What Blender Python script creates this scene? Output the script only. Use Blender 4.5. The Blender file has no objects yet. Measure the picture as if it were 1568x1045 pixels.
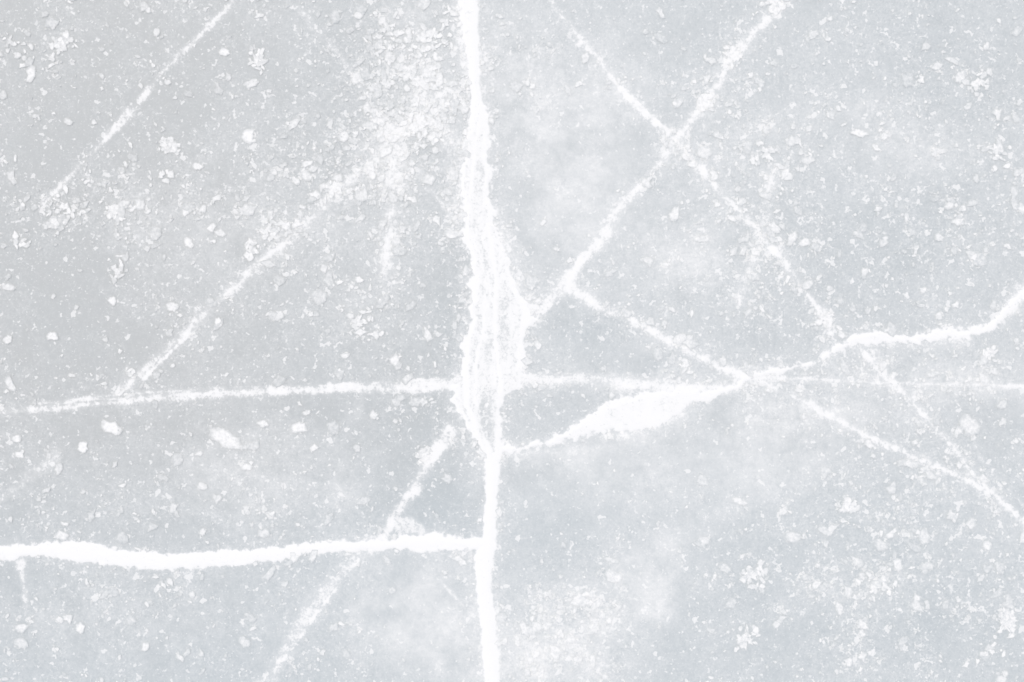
import bpy, math
import numpy as np

rng = np.random.default_rng(11)
S = 0.002                      # metres per layout unit (layout 1568 x 1045 -> 3.14 m x 2.09 m of ice)
CX, CY = 784.0, 522.5

# ------------------------------------------------------------------ grid
step = 1.4
core_x = np.arange(-80, 1568 + 80, step)
core_y = np.arange(-70, 1045 + 70, step)
out = np.array([6, 16, 35, 70, 150, 320, 700, 1500, 4000, 12000, 40000, 120000, 400000, 1500000.])
gx = np.concatenate([core_x[0] - out[::-1], core_x, core_x[-1] + out])
gy = np.concatenate([core_y[0] - out[::-1], core_y, core_y[-1] + out])
NX, NY = len(gx), len(gy)
X, Y = np.meshgrid(gx, gy)
X = X.astype(np.float32); Y = Y.astype(np.float32)

def vnoise(X, Y, scale, seed):
    r = np.random.default_rng(seed)
    T = r.random((256, 256)).astype(np.float32)
    u = X / scale + 31.7; v = Y / scale + 17.3
    iu = np.floor(u); iv = np.floor(v)
    fu = (u - iu).astype(np.float32); fv = (v - iv).astype(np.float32)
    iu = iu.astype(np.int64) & 255; iv = iv.astype(np.int64) & 255
    iu1 = (iu + 1) & 255; iv1 = (iv + 1) & 255
    fu = fu * fu * (3 - 2 * fu); fv = fv * fv * (3 - 2 * fv)
    return (T[iv, iu] * (1 - fu) + T[iv, iu1] * fu) * (1 - fv) + (T[iv1, iu] * (1 - fu) + T[iv1, iu1] * fu) * fv

def rot(X, Y, a):
    return X * math.cos(a) - Y * math.sin(a), X * math.sin(a) + Y * math.cos(a)

def fbm(X, Y, scale, octv, seed, rough=0.55):
    s = 0; a = 1; t = 0
    for o in range(octv):
        xr, yr = rot(X, Y, 0.7 * o + 0.3)
        s = s + a * (vnoise(xr, yr, scale / 2 ** o, seed + o) - 0.5)
        t += a; a *= rough
    return s / t * 2       # about -1..1

def sstep(a, b, x):
    t = np.clip((x - a) / (b - a), 0, 1)
    return t * t * (3 - 2 * t)

W1 = fbm(X, Y, 30, 4, 100, 0.7)
W2 = fbm(X, Y, 30, 4, 200, 0.7)
Wf = fbm(X, Y, 9, 2, 300, 0.75)
Wb = fbm(X, Y, 90, 3, 400)
NF = fbm(X, Y, 13, 3, 500, 0.8)
NM = fbm(X, Y, 45, 5, 600, 0.72)
NS = fbm(X, Y, 28, 3, 700, 0.6)
NC = fbm(X, Y, 36, 4, 800, 0.65)

def window(xmin, xmax, ymin, ymax):
    return (slice(np.searchsorted(gy, ymin), np.searchsorted(gy, ymax)),
            slice(np.searchsorted(gx, xmin), np.searchsorted(gx, xmax)))

def polyfield(pts, pad, warp=3.0, fine=0.0):
    """max over segments of (halfwidth - distance); pts = [(x,y,width)]"""
    F = np.full(X.shape, -1e4, np.float32)
    for (x0, y0, w0), (x1, y1, w1) in zip(pts[:-1], pts[1:]):
        m = max(w0, w1) / 2 + pad + warp * 2
        sl = window(min(x0, x1) - m, max(x0, x1) + m, min(y0, y1) - m, max(y0, y1) + m)
        xs = X[sl] + W1[sl] * warp; ys = Y[sl] + W2[sl] * warp
        dx, dy = x1 - x0, y1 - y0
        t = np.clip(((xs - x0) * dx + (ys - y0) * dy) / (dx * dx + dy * dy), 0, 1)
        d = np.hypot(xs - x0 - t * dx, ys - y0 - t * dy)
        f = (w0 + (w1 - w0) * t) / 2 - d + fine * Wf[sl]
        F[sl] = np.maximum(F[sl], f)
    return F

tone = np.zeros(X.shape, np.float32)
crack = np.zeros(X.shape, np.float32)
dens = np.full(X.shape, 0.36, np.float32)
tint = np.full(X.shape, 0.5, np.float32)
ridge = np.zeros(X.shape, np.float32)

def gauss(x, y, rx, ry=None, a=0.0):
    ry = ry or rx
    dx = X + W1 * 22 + Wb * 24 - x; dy = Y + W2 * 22 + Wb * 24 - y
    c, s_ = math.cos(a), math.sin(a)
    u = dx * c + dy * s_; v = -dx * s_ + dy * c
    return np.exp(-(u / rx) ** 2 - (v / ry) ** 2)

# ------------------------------------------------------------------ cloudy haze inside the ice
tone += 0.06 + 0.06 * Wb + 0.13 * NM + 0.06 * NF + 0.05 * NC
right = sstep(560, 900, X)
tone += 0.10 * right
tone -= 0.09 * gauss(60, 300, 260, 420)
hz = [(870, 225, 110, 100, .30), (800, 120, 60, 90, .26), (930, 120, 90, 90, .12), (1050, 400, 60, 50, .26),
      (1000, 350, 120, 90, .10), (1400, 215, 110, 70, .22), (1200, 190, 60, 60, .12), (640, 60, 70, 90, .20),
      (400, 730, 110, 80, .26), (350, 350, 120, 80, .12), (630, 930, 110, 90, .28), (700, 1000, 70, 80, .24),
      (880, 960, 80, 90, .30), (850, 1030, 90, 50, .24), (1000, 870, 60, 70, .26), (990, 740, 200, 60, .16),
      (860, 700, 90, 30, .18), (1180, 640, 120, 50, .20), (1400, 570, 180, 40, .20), (1180, 720, 90, 60, .10),
      (850, 360, 60, 90, .18), (700, 330, 40, 160, .14), (520, 330, 90, 80, .12), (1280, 640, 120, 30, .2),
      (280, 950, 300, 70, .14), (600, 250, 50, 90, .14), (1000, 520, 60, 30, .10), (1450, 800, 80, 50, .06),
      (560, 480, 60, 60, .12), (1100, 230, 60, 100, .1), (200, 340, 80, 70, .10), (520, 740, 20, 50, .16),
      (1370, 900, 120, 60, .08), (940, 580, 110, 16, .2), (1320, 175, 24, 20, .2), (540, 620, 14, 20, .25),
      (1500, 600, 100, 30, .15), (1000, 920, 40, 30, .15)]
for x, y, rx, ry, a in hz:
    tone += a * gauss(x, y, rx, ry) * (1 + 0.8 * NM + .35 * NF)
dk = [(660, 770, 55, 55, .20), (650, 650, 60, 40, .16), (1010, 560, 70, 18, .14), (680, 480, 25, 90, .08),
      (90, 450, 110, 110, .06), (1450, 120, 80, 80, .08), (1380, 350, 140, 90, .08), (900, 500, 60, 30, .14),
      (1450, 970, 130, 90, .10), (860, 800, 60, 60, .08), (450, 620, 150, 25, .06), (1000, 430, 20, 20, .05),
      (1150, 850, 60, 90, .06), (300, 1010, 100, 40, .05), (690, 490, 22, 100, .12), (270, 120, 120, 100, .05)]
for x, y, rx, ry, a in dk:
    tone -= a * gauss(x, y, rx, ry)
tint = 0.15 + 0.65 * right + 0.6 * sstep(620, 900, Y) * (1 - 0.35 * right) + 0.15 * NM + .3 * sstep(200, 600, X) * (1 - right)
tint += 0.4 * gauss(650, 950, 110, 110) + .2 * sstep(900, 1045, Y)

for x, y, rx, ry, a in [(600, 110, 130, 140, .42), (480, 300, 160, 90, .28), (1350, 880, 200, 160, .28),
                        (130, 320, 130, 60, .38), (1150, 200, 100, 160, .2), (1450, 200, 120, 200, .18),
                        (880, 960, 100, 90, .45), (820, 180, 60, 110, .15), (560, 480, 90, 60, .22),
                        (90, 60, 100, 60, .2), (700, 300, 50, 120, .25), (1380, 560, 180, 60, .12), (200, 900, 180, 60, .15),
                        (1150, 420, 60, 80, .15), (400, 730, 100, 80, .12), (1300, 400, 200, 160, .14)]:
    dens += a * gauss(x, y, rx, ry)
for x, y, rx, ry, a in [(870, 225, 90, 90, .30), (640, 940, 90, 80, .42), (1000, 700, 180, 60, .28), (60, 450, 150, 120, .12),
                        (1180, 700, 90, 60, .2), (830, 780, 60, 60, .12), (660, 780, 60, 50, .14), (1000, 550, 90, 40, .25),
                        (900, 350, 80, 90, .18), (200, 700, 100, 50, .08), (1000, 880, 60, 60, .22)]:
    dens -= a * gauss(x, y, rx, ry)
dens += 0.18 * NM + 0.10 * Wb + 0.50 * NC * (.5 + dens)

# ------------------------------------------------------------------ fainter healed cracks
hair = np.zeros(X.shape, np.float32)
def faint(pts, amp, soft, warp=3.0, rag=0.6, halo=0.0, halo_r=20, fine=2.0, line=.85):
    global tone, dens, crack, hair
    F0 = polyfield(pts, soft * 3 + halo_r * 2, warp, fine)
    F = np.where(F0 > -9e3, F0 + NS * 3.6 + NF * 1.5 + .5, F0)
    m = sstep(-soft * 1.1, soft * 1.1, F) * np.clip(1 - rag * 0.2 + rag * (NF * 1.3 + NS * .8), 0.3, 1.2)
    crack = np.maximum(crack, np.clip(amp * m, 0, 1))
    if line:
        thin = [(x, y, min(w * .3, 3.5)) for x, y, w in pts]
        L = polyfield(thin, 8, warp, .6)
        hair = np.maximum(hair, amp * line * sstep(-1.8, 1.0, L) * np.clip(.9 + NS * 1.0 + NF * .6, .35, 1))
    if halo:
        h = np.exp(-(np.maximum(-F, 0) / halo_r) ** 1.5) * (F > -9e3)
        tone += halo * h * .30
        dens += halo * h * .9

A = [(835, -20, 3), (850, 15, 5), (905, 80, 9), (965, 155, 10), (1035, 215, 11), (1095, 285, 9), (1165, 360, 12), (1220, 425, 7), (1265, 490, 9)]
faint(A, .88, 4, 4, .5, .2, 14)
faint([(1262, 478, 8), (1270, 505, 18)], .8, 5, 4, .4, .2, 12)
B1 = [(1205, -20, 10), (1190, 10, 20), (1165, 42, 5), (1120, 85, 16), (1080, 160, 14), (1035, 215, 8)]
faint(B1, .74, 5, 6, 1.0, .3, 16, line=.4)
B2 = [(1035, 215, 9), (985, 280, 7), (950, 320, 13), (920, 365, 16), (870, 425, 12), (820, 480, 10)]
faint(B2, .82, 5, 4, .6, .25, 12)
faint([(870, 440, 18), (920, 470, 13), (985, 500, 9), (1045, 535, 9), (1100, 562, 11), (1150, 578, 9)], .88, 5.5, 3, .4, .3, 16)
faint([(1150, 578, 6), (1200, 600, 4), (1260, 632, 8), (1330, 668, 7), (1400, 700, 9), (1450, 722, 6), (1520, 755, 10), (1568, 800, 8), (1650, 860, 8)], .82, 4, 3, .45, .2, 12)
faint([(1320, 535, 8), (1365, 585, 12), (1400, 620, 5), (1450, 675, 6), (1500, 735, 8), (1530, 770, 5)], .78, 4, 3, .5, .15, 12)
faint([(1450, 690, 3), (1490, 715, 3), (1525, 760, 3)], .65, 2.5, 2, .5)
faint([(1150, 578, 5), (1230, 580, 5), (1350, 587, 4), (1650, 592, 4)], .74, 3.5, 1.5, .35, .2, 12)
faint([(-80, 640, 4), (0, 633, 6), (80, 625, 6), (160, 618, 5), (280, 606, 11), (400, 600, 10), (540, 594, 10), (620, 592, 13), (700, 588, 18)], .80, 4.5, 2, .4, .12, 10, 2)
faint([(0, 640, 2), (120, 612, 3), (260, 612, 3), (420, 596, 3), (560, 588, 3), (690, 580, 4)], .78, 2.4, 1.5, .5)
faint([(60, 618, 2), (200, 603, 2), (380, 592, 2), (640, 600, 3)], .6, 2.2, 1.5, .6)
faint([(780, 578, 20), (850, 582, 14), (900, 578, 16), (960, 586, 18), (1040, 594, 10), (1120, 594, 6)], .84, 6, 4, .4, .3, 12)
faint([(370, -20, 4), (350, 10, 4), (300, 60, 7), (245, 115, 4), (190, 185, 11), (150, 225, 5), (120, 255, 5), (60, 322, 4)], .72, 4, 3, .6, .1, 12)
faint([(690, 145, 28), (620, 200, 22), (560, 255, 12), (500, 308, 12), (440, 370, 7), (390, 410, 11), (330, 465, 7), (290, 505, 11), (240, 550, 7), (205, 580, 12), (180, 603, 4)], .68, 5.5, 4, .7, .25, 18, line=.8)
faint([(300, 475, 4), (290, 510, 4), (215, 585, 3)], .8, 2.4, 2, .4)
faint([(195, 560, 3), (178, 605, 3)], .65, 2.4, 2, .4)
faint([(100, 685, 4), (60, 722, 12), (0, 765, 5)], .50, 8, 4, .6, .1, 14)
faint([(598, 205, 32), (612, 240, 22), (600, 300, 17), (597, 340, 16), (586, 425, 10)], .74, 8, 5, .6, .4, 18)
faint([(690, 660, 20), (655, 705, 14), (632, 755, 14), (603, 793, 12), (580, 830, 10)], .78, 5, 5, .5, .2, 12, line=.7)
faint([(548, 850, 16), (500, 905, 22), (460, 960, 22), (430, 1010, 16), (405, 1050, 20), (380, 1110, 16)], .62, 7.5, 5, .5, .2, 16, line=0)
faint([(550, 855, 4), (490, 930, 4), (450, 990, 3), (415, 1030, 3)], .9, 2.5, 3, .4)
faint([(600, 800, 8), (625, 805, 24), (655, 820, 10)], .65, 4, 3, .2, line=0)
faint([(1275, 690, 20), (1180, 750, 26), (1050, 812, 24), (960, 870, 30), (915, 915, 16)], .28, 14, 8, .5, line=0)
faint([(455, 10, 3), (520, 85, 4), (590, 190, 4)], .48, 4, 2, .4)
faint([(1185, 265, 14), (1172, 330, 10), (1130, 465, 12)], .52, 7, 6, 1.0, .3, 16, line=0)
faint([(30, 860, 12), (42, 930, 3)], .6, 5, 3, .4)
faint([(1480, 650, 4), (1500, 700, 3), (1568, 775, 3)], .5, 3, 2, .6)
faint([(515, 715, 10), (520, 745, 14), (510, 770, 6)], .4, 9, 5, .6, line=0)
faint([(670, 885, 2), (730, 950, 2)], .45, 2.5, 2, .3)
faint([(990, 890, 30), (1010, 930, 34), (985, 935, 20)], .34, 12, 8, .5, line=0)
faint([(980, 700, 3), (1030, 760, 3)], .3, 5, 3, .3)
faint([(1010, 715, 3), (1075, 700, 3)], .25, 4, 3, .3)
faint([(660, 290, 3), (708, 350, 3)], .45, 4, 3, .3)
faint([(430, -10, 2), (510, 80, 2)], .35, 3, 2, .3)
faint([(540, 100, 2), (575, 150, 2)], .35, 3, 2, .3)
faint([(700, 300, 18), (690, 210, 22), (660, 170, 26), (640, 140, 18)], .45, 12, 8, .9, .25, 18, line=0)
# hairline scratches
hr = np.random.default_rng(5)
for _ in range(46):
    x0, y0 = hr.uniform(0, 1568), hr.uniform(0, 1045)
    a = hr.choice([-.85, -.75, .75, .9, .1, 1.4]) + hr.normal(0, .18); l = hr.uniform(30, 150)
    L = polyfield([(x0, y0, .8), (x0 + l * math.cos(a), y0 + l * math.sin(a), .8)], 6, 2.5, .5)
    hair = np.maximum(hair, hr.uniform(.14, .34) * sstep(-1.8, 1.0, L) * np.clip(.6 + NS * 1.5 + NF, 0, 1))

# ------------------------------------------------------------------ the big white cracks
owners = []
def main_crack(F, soft, amp=1.0, halo=.35, halo_r=10):
    global crack, tone, dens, ridge
    m = sstep(-soft, soft * .8, F)
    crack = np.maximum(crack, amp * m)
    ok = F > -9e3
    h = np.exp(-(np.maximum(-F, 0) / halo_r) ** 1.3) * ok
    tone += halo * h * .42
    dens += halo * h * 1.0
    r = np.clip(F / 8, 0, 1) ** .6
    ridge = np.maximum(ridge, r)
    owners.append(F)
    return m

V = [(-80, 684, 730), (0, 700, 733), (60, 708, 733), (100, 716, 734), (150, 722, 738), (172, 721, 749), (200, 715, 751), (240, 711, 749), (300, 705, 750),
     (340, 709, 756), (348, 710, 766), (380, 715, 773), (405, 722, 780), (440, 721, 790), (470, 718, 806), (492, 717, 819), (503, 715, 808), (520, 712, 804), (550, 708, 805), (575, 703, 802), (592, 696, 798), (600, 694, 782), (612, 693, 774),
     (635, 703, 770), (660, 720, 770), (690, 737, 770), (712, 743, 764), (760, 743, 761), (820, 740, 761), (850, 726, 757), (900, 728, 754),
     (950, 735, 759), (1000, 739, 762), (1045, 743, 765), (1130, 748, 772)]
V = np.array(V, float)
Yw = Y + W2 * 7
Lx = np.interp(Yw, V[:, 0], V[:, 1]); Rx = np.interp(Yw, V[:, 0], V[:, 2])
wide = sstep(140, 200, Y) * sstep(740, 660, Y)
Xw = X + W1 * (3.0 + 5 * wide)
F = (np.minimum(Xw - Lx, Rx - Xw) + Wf * (2.5 + 3.5 * wide)).astype(np.float32)
F[(Y < -75) | (Y > 1120) | (abs(X - 745) > 160)] = -1e4
main_crack(F, 3.0, 1.0, .4, 14)
faint([(700, -20, 20), (705, 40, 16), (712, 110, 8)], .6, 9, 4, .5, line=0)
faint([(765, 350, 20), (785, 400, 24), (800, 450, 22)], .5, 12, 6, .6, .25, 14, line=0)
inner = sstep(3, 10, F) * sstep(150, 240, Y) * sstep(715, 640, Y)
veins = np.zeros_like(tone)
for pts in ([(735, 180, 3), (722, 280, 4), (716, 340, 4), (724, 400, 5), (720, 480, 6), (712, 560, 10), (716, 620, 8), (738, 690, 6), (748, 715, 6)],
            [(742, 200, 3), (744, 300, 5), (752, 370, 6), (760, 440, 5), (758, 520, 5), (768, 600, 9), (762, 700, 6)],
            [(748, 340, 3), (735, 400, 3), (746, 440, 3), (740, 500, 4), (728, 560, 4), (730, 620, 4)],
            [(770, 380, 10), (790, 440, 12), (806, 480, 12), (797, 560, 12)],
            [(716, 350, 3), (730, 380, 2), (745, 420, 2), (757, 470, 3), (757, 590, 3)]):
    veins = np.maximum(veins, sstep(-3, 2, polyfield(pts, 10, 5, 2.0)))
streak = fbm(X * 2.0 + W1 * 14, Y * .6, 26, 3, 900, .6)
crack -= inner * (1 - veins) * np.clip(0.30 + 0.45 * streak, 0, .55)
sliver = sstep(-3, 4, polyfield([(743, 598, 2), (742, 630, 17), (748, 660, 15), (756, 692, 3)], 8, 3, 1.5))
crack = crack * (1 - .85 * sliver)
sl2 = sstep(-3, 3, polyfield([(738, 372, 2), (744, 410, 6), (740, 430, 2)], 8, 2, 1))
crack = crack * (1 - .5 * sl2)

H = [(-80, 842, 20), (0, 846, 21), (60, 844, 20), (120, 846, 32), (170, 852, 26), (215, 861, 30), (260, 860, 24), (330, 856, 22), (400, 849, 20), (450, 843, 18),
     (500, 838, 16), (560, 835, 17), (600, 833, 18), (650, 832, 25), (700, 830, 22), (745, 833, 18)]
main_crack(polyfield(H, 50, 6, 5), 3.0, 1.0, .3, 9)
Rr = [(768, 690, 11), (800, 686, 8), (830, 680, 8), (870, 668, 12), (900, 652, 22), (925, 640, 34), (948, 636, 46), (980, 630, 54), (1010, 624, 54), (1035, 613, 38), (1055, 608, 22), (1085, 605, 11), (1110, 598, 8),
      (1150, 577, 8), (1200, 568, 7), (1260, 550, 8), (1295, 530, 12), (1320, 517, 18), (1345, 515, 20), (1370, 520, 13), (1400, 521, 12), (1450, 514, 17), (1490, 508, 12), (1530, 488, 13), (1568, 455, 13), (1650, 400, 16)]
Fr = polyfield(Rr, 60, 9, 6)
before = crack.copy()
main_crack(Fr, 3.8, .97, .3, 12)
crack = np.maximum(before, crack - .30 * sstep(4, 14, Fr) * np.clip(.2 + NS * 1.1 + NF * .4, 0, 1))
faint([(1540, 480, 16), (1568, 445, 24), (1640, 380, 24)], .7, 8, 4, .6, .2, 14, line=0)
faint([(780, 697, 3), (900, 690, 6), (1010, 668, 8)], .45, 8, 3, .5, line=0)
faint([(930, 668, 14), (1000, 662, 16), (1045, 635, 10)], .6, 8, 5, .6, line=0)
faint([(1320, 530, 16), (1400, 535, 12), (1480, 520, 12)], .45, 8, 5, .6, line=0)
faint([(800, 470, 16), (830, 478, 10), (860, 440, 8)], .8, 5, 4, .4)
crack = np.maximum(crack, hair)

tone = np.clip(tone, -0.06, 0.70); dens = np.clip(dens, 0, 1.2); tint = np.clip(tint, 0, 1.2); crack = np.clip(crack, 0, 1)

# ------------------------------------------------------------------ heights
Z = (0.0009 * ridge + 0.00015 * crack * (1 + NF)).astype(np.float32)
incore = (X >= core_x[0]) & (X <= core_x[-1]) & (Y >= core_y[0]) & (Y <= core_y[-1])
Z *= incore
wx = (X - CX) * S; wy = (CY - Y) * S
co = np.stack([wx, wy, Z], -1).reshape(-1, 3).astype(np.float32)
attr = np.stack([tone, dens, tint, crack], -1).reshape(-1, 4).astype(np.float32)

idx = np.arange(NX * NY).reshape(NY, NX)
quads = np.stack([idx[:-1, :-1], idx[1:, :-1], idx[1:, 1:], idx[:-1, 1:]], -1).reshape(-1, 4)
own = np.stack(owners, 0)
best = own.argmax(0) + 1
best[own.max(0) < 0.5] = 0
fo = best[:-1, :-1].reshape(-1)

def mesh_from(name, q, mat):
    used, inv = np.unique(q.reshape(-1), return_inverse=True)
    me = bpy.data.meshes.new(name)
    me.vertices.add(len(used)); me.vertices.foreach_set("co", co[used].reshape(-1))
    n = len(q)
    me.loops.add(n * 4); me.loops.foreach_set("vertex_index", inv.reshape(-1).astype(np.int32))
    me.polygons.add(n); me.polygons.foreach_set("loop_start", (np.arange(n) * 4).astype(np.int32))
    me.update(calc_edges=True)
    me.polygons.foreach_set("use_smooth", np.ones(n, bool))
    a = me.attributes.new("frost", 'FLOAT_COLOR', 'POINT')
    a.data.foreach_set("color", attr[used].reshape(-1))
    me.materials.append(mat)
    ob = bpy.data.objects.new(name, me)
    bpy.context.scene.collection.objects.link(ob)
    return ob

# ------------------------------------------------------------------ material
class NB:
    def __init__(s, mat):
        mat.use_nodes = True
        s.t = mat.node_tree; s.t.nodes.clear()
    def n(s, ty, **k):
        nd = s.t.nodes.new(ty)
        for a, v in k.items(): setattr(nd, a, v)
        return nd
    def put(s, sock, v):
        if isinstance(v, (int, float)): sock.default_value = v
        elif isinstance(v, tuple): sock.default_value = v
        else: s.t.links.new(v, sock)
    def m(s, op, a, b=0.0, c=0.0, clamp=False):
        nd = s.n('ShaderNodeMath', operation=op, use_clamp=clamp)
        s.put(nd.inputs[0], a); s.put(nd.inputs[1], b)
        if len(nd.inputs) > 2: s.put(nd.inputs[2], c)
        return nd.outputs[0]
    def ss(s, x, lo, hi):
        nd = s.n('ShaderNodeMapRange', interpolation_type='SMOOTHSTEP')
        s.put(nd.inputs['Value'], x); s.put(nd.inputs['From Min'], lo); s.put(nd.inputs['From Max'], hi)
        return nd.outputs[0]
    def noise(s, vec, scale, detail, rough, dist=0.0):
        nd = s.n('ShaderNodeTexNoise', noise_dimensions='2D')
        s.put(nd.inputs['Vector'], vec); s.put(nd.inputs['Scale'], scale); s.put(nd.inputs['Detail'], detail)
        s.put(nd.inputs['Roughness'], rough); s.put(nd.inputs['Distortion'], dist)
        return nd
    def mix(s, f, a, b):
        nd = s.n('ShaderNodeMix', data_type='RGBA')
        s.put(nd.inputs[0], f); s.put(nd.inputs[6], a); s.put(nd.inputs[7], b)
        return nd.outputs[2]

DARK_N = (0.540, 0.566, 0.562, 1)
DARK_B = (0.540, 0.590, 0.602, 1)
WHITE = (0.89, 0.907, 0.893, 1)

def ice_material():
    mat = bpy.data.materials.new("lake_ice"); b = NB(mat)
    tc = b.n('ShaderNodeTexCoord').outputs['Object']
    at = b.n('ShaderNodeAttribute', attribute_name="frost")
    sep = b.n('ShaderNodeSeparateColor'); b.t.links.new(at.outputs['Color'], sep.inputs[0])
    tone, dens, tint = sep.outputs[0], sep.outputs[1], sep.outputs[2]
    crack = at.outputs['Alpha']
    def specks(scale, detail, rough, hi, k, soft, off):
        mp = b.n('ShaderNodeMapping'); b.put(mp.inputs['Vector'], tc); mp.inputs['Location'].default_value = off
        n = b.noise(mp.outputs[0], scale, detail, rough).outputs[0]
        lo = b.m('SUBTRACT', hi, b.m('MULTIPLY', dens, k))
        return b.ss(n, lo, b.m('ADD', lo, soft))
    s_big = specks(31, 2, .55, .72, .125, .055, (3, 1, 0))
    s_med = specks(54, 2, .55, .72, .155, .07, (7, 2, 5))
    s_fine = specks(105, 1, .6, .705, .17, .12, (1, 9, 2))
    grain = b.m('SUBTRACT', b.noise(tc, 150, 1, .6).outputs[0], .5)
    grain2 = b.m('SUBTRACT', b.noise(tc, 60, 3, .7).outputs[0], .5)
    gk = b.m('ADD', b.m('MULTIPLY', dens, .36), .18)
    v = b.m('ADD', tone, b.m('MULTIPLY', grain, gk))
    v = b.m('ADD', v, b.m('MULTIPLY', grain2, b.m('MULTIPLY', gk, 1.5)))
    def screen(a, f, amt):     # a + (1-a)*f*amt
        return b.m('ADD', a, b.m('MULTIPLY', b.m('SUBTRACT', 1.0, a), b.m('MULTIPLY', f, amt)))
    v = b.m('MAXIMUM', v, -0.08); v = b.m('MINIMUM', v, 1.0)
    v = screen(v, s_fine, .28)
    v = screen(v, s_med, .52)
    v = screen(v, s_big, .66)
    # frost of the cracks, edge broken up by grain
    g = b.m('ADD', b.m('MULTIPLY', grain2, 1.4), b.m('MULTIPLY', grain, .7))
    hard = b.ss(b.m('ADD', crack, g), .34, .78)
    cg = b.m('ADD', b.m('MULTIPLY', crack, .55), b.m('MULTIPLY', hard, b.m('MULTIPLY', b.m('MINIMUM', b.m('MULTIPLY', crack, 2.5), 1.0), .45)), clamp=True)
    v = screen(v, cg, 1.0)
    base = b.mix(tint, DARK_N, DARK_B)
    col = b.n('ShaderNodeMix', data_type='RGBA', clamp_factor=False)
    b.put(col.inputs[0], v); b.put(col.inputs[6], base); b.put(col.inputs[7], WHITE)
    bs = b.n('ShaderNodeBsdfPrincipled')
    b.put(bs.inputs['Base Color'], col.outputs[2])
    b.put(bs.inputs['Roughness'], b.m('ADD', .5, b.m('MULTIPLY', v, .35)))
    bs.inputs['IOR'].default_value = 1.31
    bs.inputs['Specular IOR Level'].default_value = .35
    o = b.n('ShaderNodeOutputMaterial'); b.t.links.new(bs.outputs[0], o.inputs[0])
    return mat

ice = ice_material()
sheet = mesh_from("frozen_lake_ice", quads[fo == 0], ice)
for k in (1, 2, 3):
    mesh_from("ice_crack", quads[fo == k], ice)

# ------------------------------------------------------------------ frost flakes (one object of many small irregular pieces)
def flake_material():
    mat = bpy.data.materials.new("frost_flake"); b = NB(mat)
    tc = b.n('ShaderNodeTexCoord').outputs['Object']
    g = b.n('ShaderNodeAttribute', attribute_name="whiteness").outputs['Fac']
    ti = b.n('ShaderNodeAttribute', attribute_name="cool").outputs['Fac']
    n = b.m('SUBTRACT', b.noise(tc, 100, 2, .6).outputs[0], .5)
    f = b.m('ADD', g, b.m('MULTIPLY', n, 1.0), clamp=True)
    bs = b.n('ShaderNodeBsdfPrincipled')
    b.put(bs.inputs['Base Color'], b.mix(f, b.mix(ti, DARK_N, DARK_B), WHITE)); bs.inputs['Roughness'].default_value = .7
    bs.inputs['IOR'].default_value = 1.31
    bs.inputs['Specular IOR Level'].default_value = .35
    o = b.n('ShaderNodeOutputMaterial'); b.t.links.new(bs.outputs[0], o.inputs[0])
    return mat

def cell(x, y):
    return (min(max(int(np.searchsorted(gy, y)), 0), NY - 1), min(max(int(np.searchsorted(gx, x)), 0), NX - 1))

verts, faces, wh, cool = [], [], [], []
def flake(x, y, rx, ry, ang, white, n=11, rag=.28):
    i0 = len(verts)
    X0, Y0 = (x - CX) * S, (CY - y) * S
    h = 0.0012
    c = cell(x, y); t = float(tone[c]); t = t + (1 - t) * float(crack[c]); tn = float(tint[c])
    white = t + (1 - t) * white
    ph = rng.random() * 6.28
    rr = 1 + rag * (rng.random(n) - .5) * 2 + .15 * np.sin(2 * np.arange(n) / n * 6.283 + ph)
    ca, sa = math.cos(ang), math.sin(ang)
    verts.append((X0, Y0, h + .00006)); wh.append(white)
    for ring, (sc, dz, wv) in enumerate(((.68, .00003, 1.0), (1.14, 0, 0.0))):
        for k in range(n):
            a = 2 * math.pi * k / n
            u = math.cos(a) * rx * rr[k] * sc * S; v = math.sin(a) * ry * rr[k] * sc * S
            verts.append((X0 + u * ca - v * sa, Y0 + u * sa + v * ca, h + dz)); wh.append(white * wv + (1 - wv) * (t + .12 * (white - t)))
    cool.extend([tn] * (2 * n + 1))
    for k in range(n):
        k2 = (k + 1) % n
        faces.append((i0, i0 + 1 + k, i0 + 1 + k2))
        faces.append((i0 + 1 + k, i0 + 1 + n + k, i0 + 1 + n + k2, i0 + 1 + k2))

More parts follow.
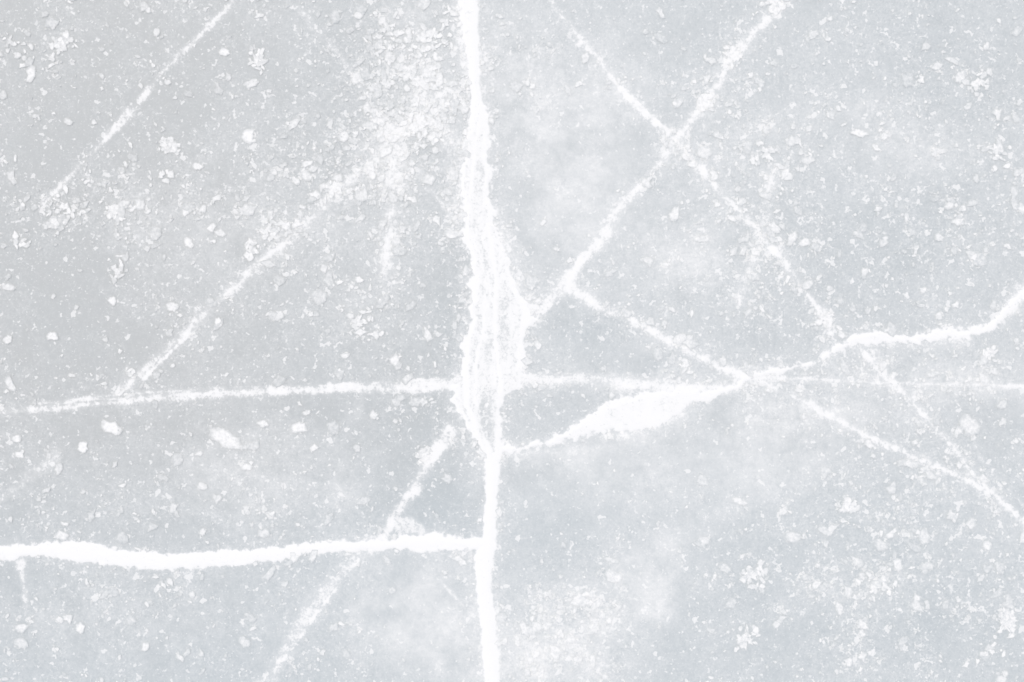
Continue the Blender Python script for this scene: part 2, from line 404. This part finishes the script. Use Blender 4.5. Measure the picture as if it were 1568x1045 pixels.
big = [(171, 655, 14, 10, -.5, 1), (345, 672, 25, 12, -.4, .9), (457, 655, 11, 9, .3, .95), (127, 685, 9, 8, 0, 1), (380, 208, 10, 10, .3, 1),
       (303, 255, 7, 6, 0, .9), (172, 461, 7, 6, 1, .9), (80, 515, 8, 7, 0, .9), (335, 494, 6, 7, 0, 1), (264, 470, 8, 8, 0, .8),
       (289, 372, 7, 7, 0, .9), (1485, 652, 14, 14, 0, .7), (1315, 204, 11, 6, 0, .9), (403, 649, 9, 5, 0, .8), (378, 715, 8, 5, .3, .8),
       (310, 745, 7, 6, 0, .7), (123, 962, 8, 7, 0, .9), (32, 986, 9, 8, 0, .6), (375, 984, 8, 9, 0, .6), (1213, 822, 10, 9, 0, .7),
       (343, 80, 8, 6, 0, .9), (1470, 118, 8, 9, 0, .7), (95, 820, 9, 8, 0, .8), (404, 817, 7, 7, 0, .6), (12, 520, 7, 6, 0, .8),
       (1454, 315, 7, 6, 0, .75), (310, 815, 5, 5, 0, .7), (222, 990, 6, 6, 0, .8), (1110, 870, 8, 8, 0, .5), (265, 778, 6, 7, 0, .6), (470, 632, 6, 4, 0, .7),
       (1535, 620, 8, 6, 0, .5), (1565, 320, 6, 8, 0, .7), (600, 905, 5, 5, 0, .5), (90, 718, 6, 8, 0, .6), (12, 440, 10, 6, 0, .7),
       (427, 485, 8, 6, .4, .6), (105, 187, 7, 5, 0, .6), (240, 50, 5, 6, 0, .7), (385, 128, 9, 7, .5, .7), (510, 655, 8, 12, 0, .35), (1515, 110, 4, 6, 0, .7)]
for x, y, rx, ry, a, w in big:
    flake(x, y, rx, ry, a, w, 16, .2)
for x, y, r, k in [(255, 222, 15, 30), (395, 92, 16, 24), (385, 383, 12, 16), (580, 183, 13, 24), (95, 68, 18, 18), (180, 415, 18, 16), (555, 490, 24, 28),
                   (1498, 130, 18, 26), (1150, 885, 17, 30), (1300, 775, 13, 18), (1545, 950, 18, 44), (1140, 975, 18, 26), (410, 355, 14, 12),
                   (90, 320, 24, 22), (175, 325, 14, 16), (645, 190, 34, 70), (600, 60, 40, 34), (690, 30, 26, 20), (660, 70, 30, 30), (1340, 895, 28, 22),
                   (1515, 540, 9, 20), (1185, 10, 12, 26), (1120, 85, 14, 28), (1082, 158, 11, 22), (1268, 490, 10, 16), (205, 575, 8, 4), (1520, 1000, 20, 14), (650, 695, 13, 14), (510, 290, 20, 20),
                   (625, 120, 24, 20), (250, 270, 14, 8), (30, 375, 18, 8), (1460, 790, 12, 8), (25, 70, 20, 10), (540, 440, 14, 8), (1050, 560, 10, 6), (1170, 240, 20, 18), (1530, 240, 20, 12)]:
    for _ in range(k):
        q = rng.normal(0, .5, 2) * r
        flake(x + q[0], y + q[1], 1.8 + rng.random() * 5, 1.6 + rng.random() * 4, rng.random() * 3, .5 + .5 * rng.random(), 8, .4)
ci = np.flatnonzero(incore.reshape(-1))
p = (dens * (1 - crack)).reshape(-1)[ci].astype(np.float64) ** 3.0
p /= p.sum()
pick = rng.choice(ci, 4300, p=p, replace=False)
px = X.reshape(-1)[pick]; py = Y.reshape(-1)[pick]
for x, y in zip(px, py):
    r = 1.7 + rng.pareto(2.2) * 2.0
    r = min(r, 8)
    flake(x, y, r * (0.8 + .6 * rng.random()), r * (0.6 + .4 * rng.random()), rng.random() * 3, .28 + .6 * rng.random() ** 1.3, 8, .45)
me = bpy.data.meshes.new("frost_flakes"); me.from_pydata(verts, [], faces); me.update()
me.polygons.foreach_set("use_smooth", np.ones(len(me.polygons), bool))
a = me.attributes.new("whiteness", 'FLOAT', 'POINT'); a.data.foreach_set("value", np.array(wh, np.float32))
a = me.attributes.new("cool", 'FLOAT', 'POINT'); a.data.foreach_set("value", np.array(cool, np.float32))
me.materials.append(flake_material())
bpy.context.scene.collection.objects.link(bpy.data.objects.new("frost_flakes", me))

# ------------------------------------------------------------------ light
sc = bpy.context.scene
w = bpy.data.worlds.new("World"); sc.world = w; w.use_nodes = True
nt = w.node_tree
sky = nt.nodes.new('ShaderNodeTexSky'); sky.sky_type = 'NISHITA'; sky.sun_disc = False
EL, AZ = math.radians(68), math.radians(320)
sky.sun_elevation = EL; sky.sun_rotation = AZ
sky.air_density = 1.0; sky.dust_density = 4.0; sky.ozone_density = 0.0
bg = nt.nodes['Background']; bg.inputs[1].default_value = 0.128
nt.links.new(sky.outputs[0], bg.inputs[0])
sl = bpy.data.lights.new("sun", 'SUN'); sl.energy = 1.45; sl.angle = math.radians(14); sl.color = (1, .955, .865)
so = bpy.data.objects.new("sun", sl); sc.collection.objects.link(so)
so.rotation_euler = (math.radians(90) - EL, 0, -AZ + math.pi)
so.location = (0, 0, 5)

cam = bpy.data.cameras.new("camera"); co_ = bpy.data.objects.new("camera", cam); sc.collection.objects.link(co_)
cam.sensor_width = 36; cam.lens = 50
W = 1568 * S
co_.location = (0, 0, W * 50 / 36); co_.rotation_euler = (0, 0, 0)
cam.clip_end = 10000
sc.camera = co_
sc.view_settings.view_transform = 'Standard'; sc.view_settings.look = 'None'; sc.view_settings.exposure = 0
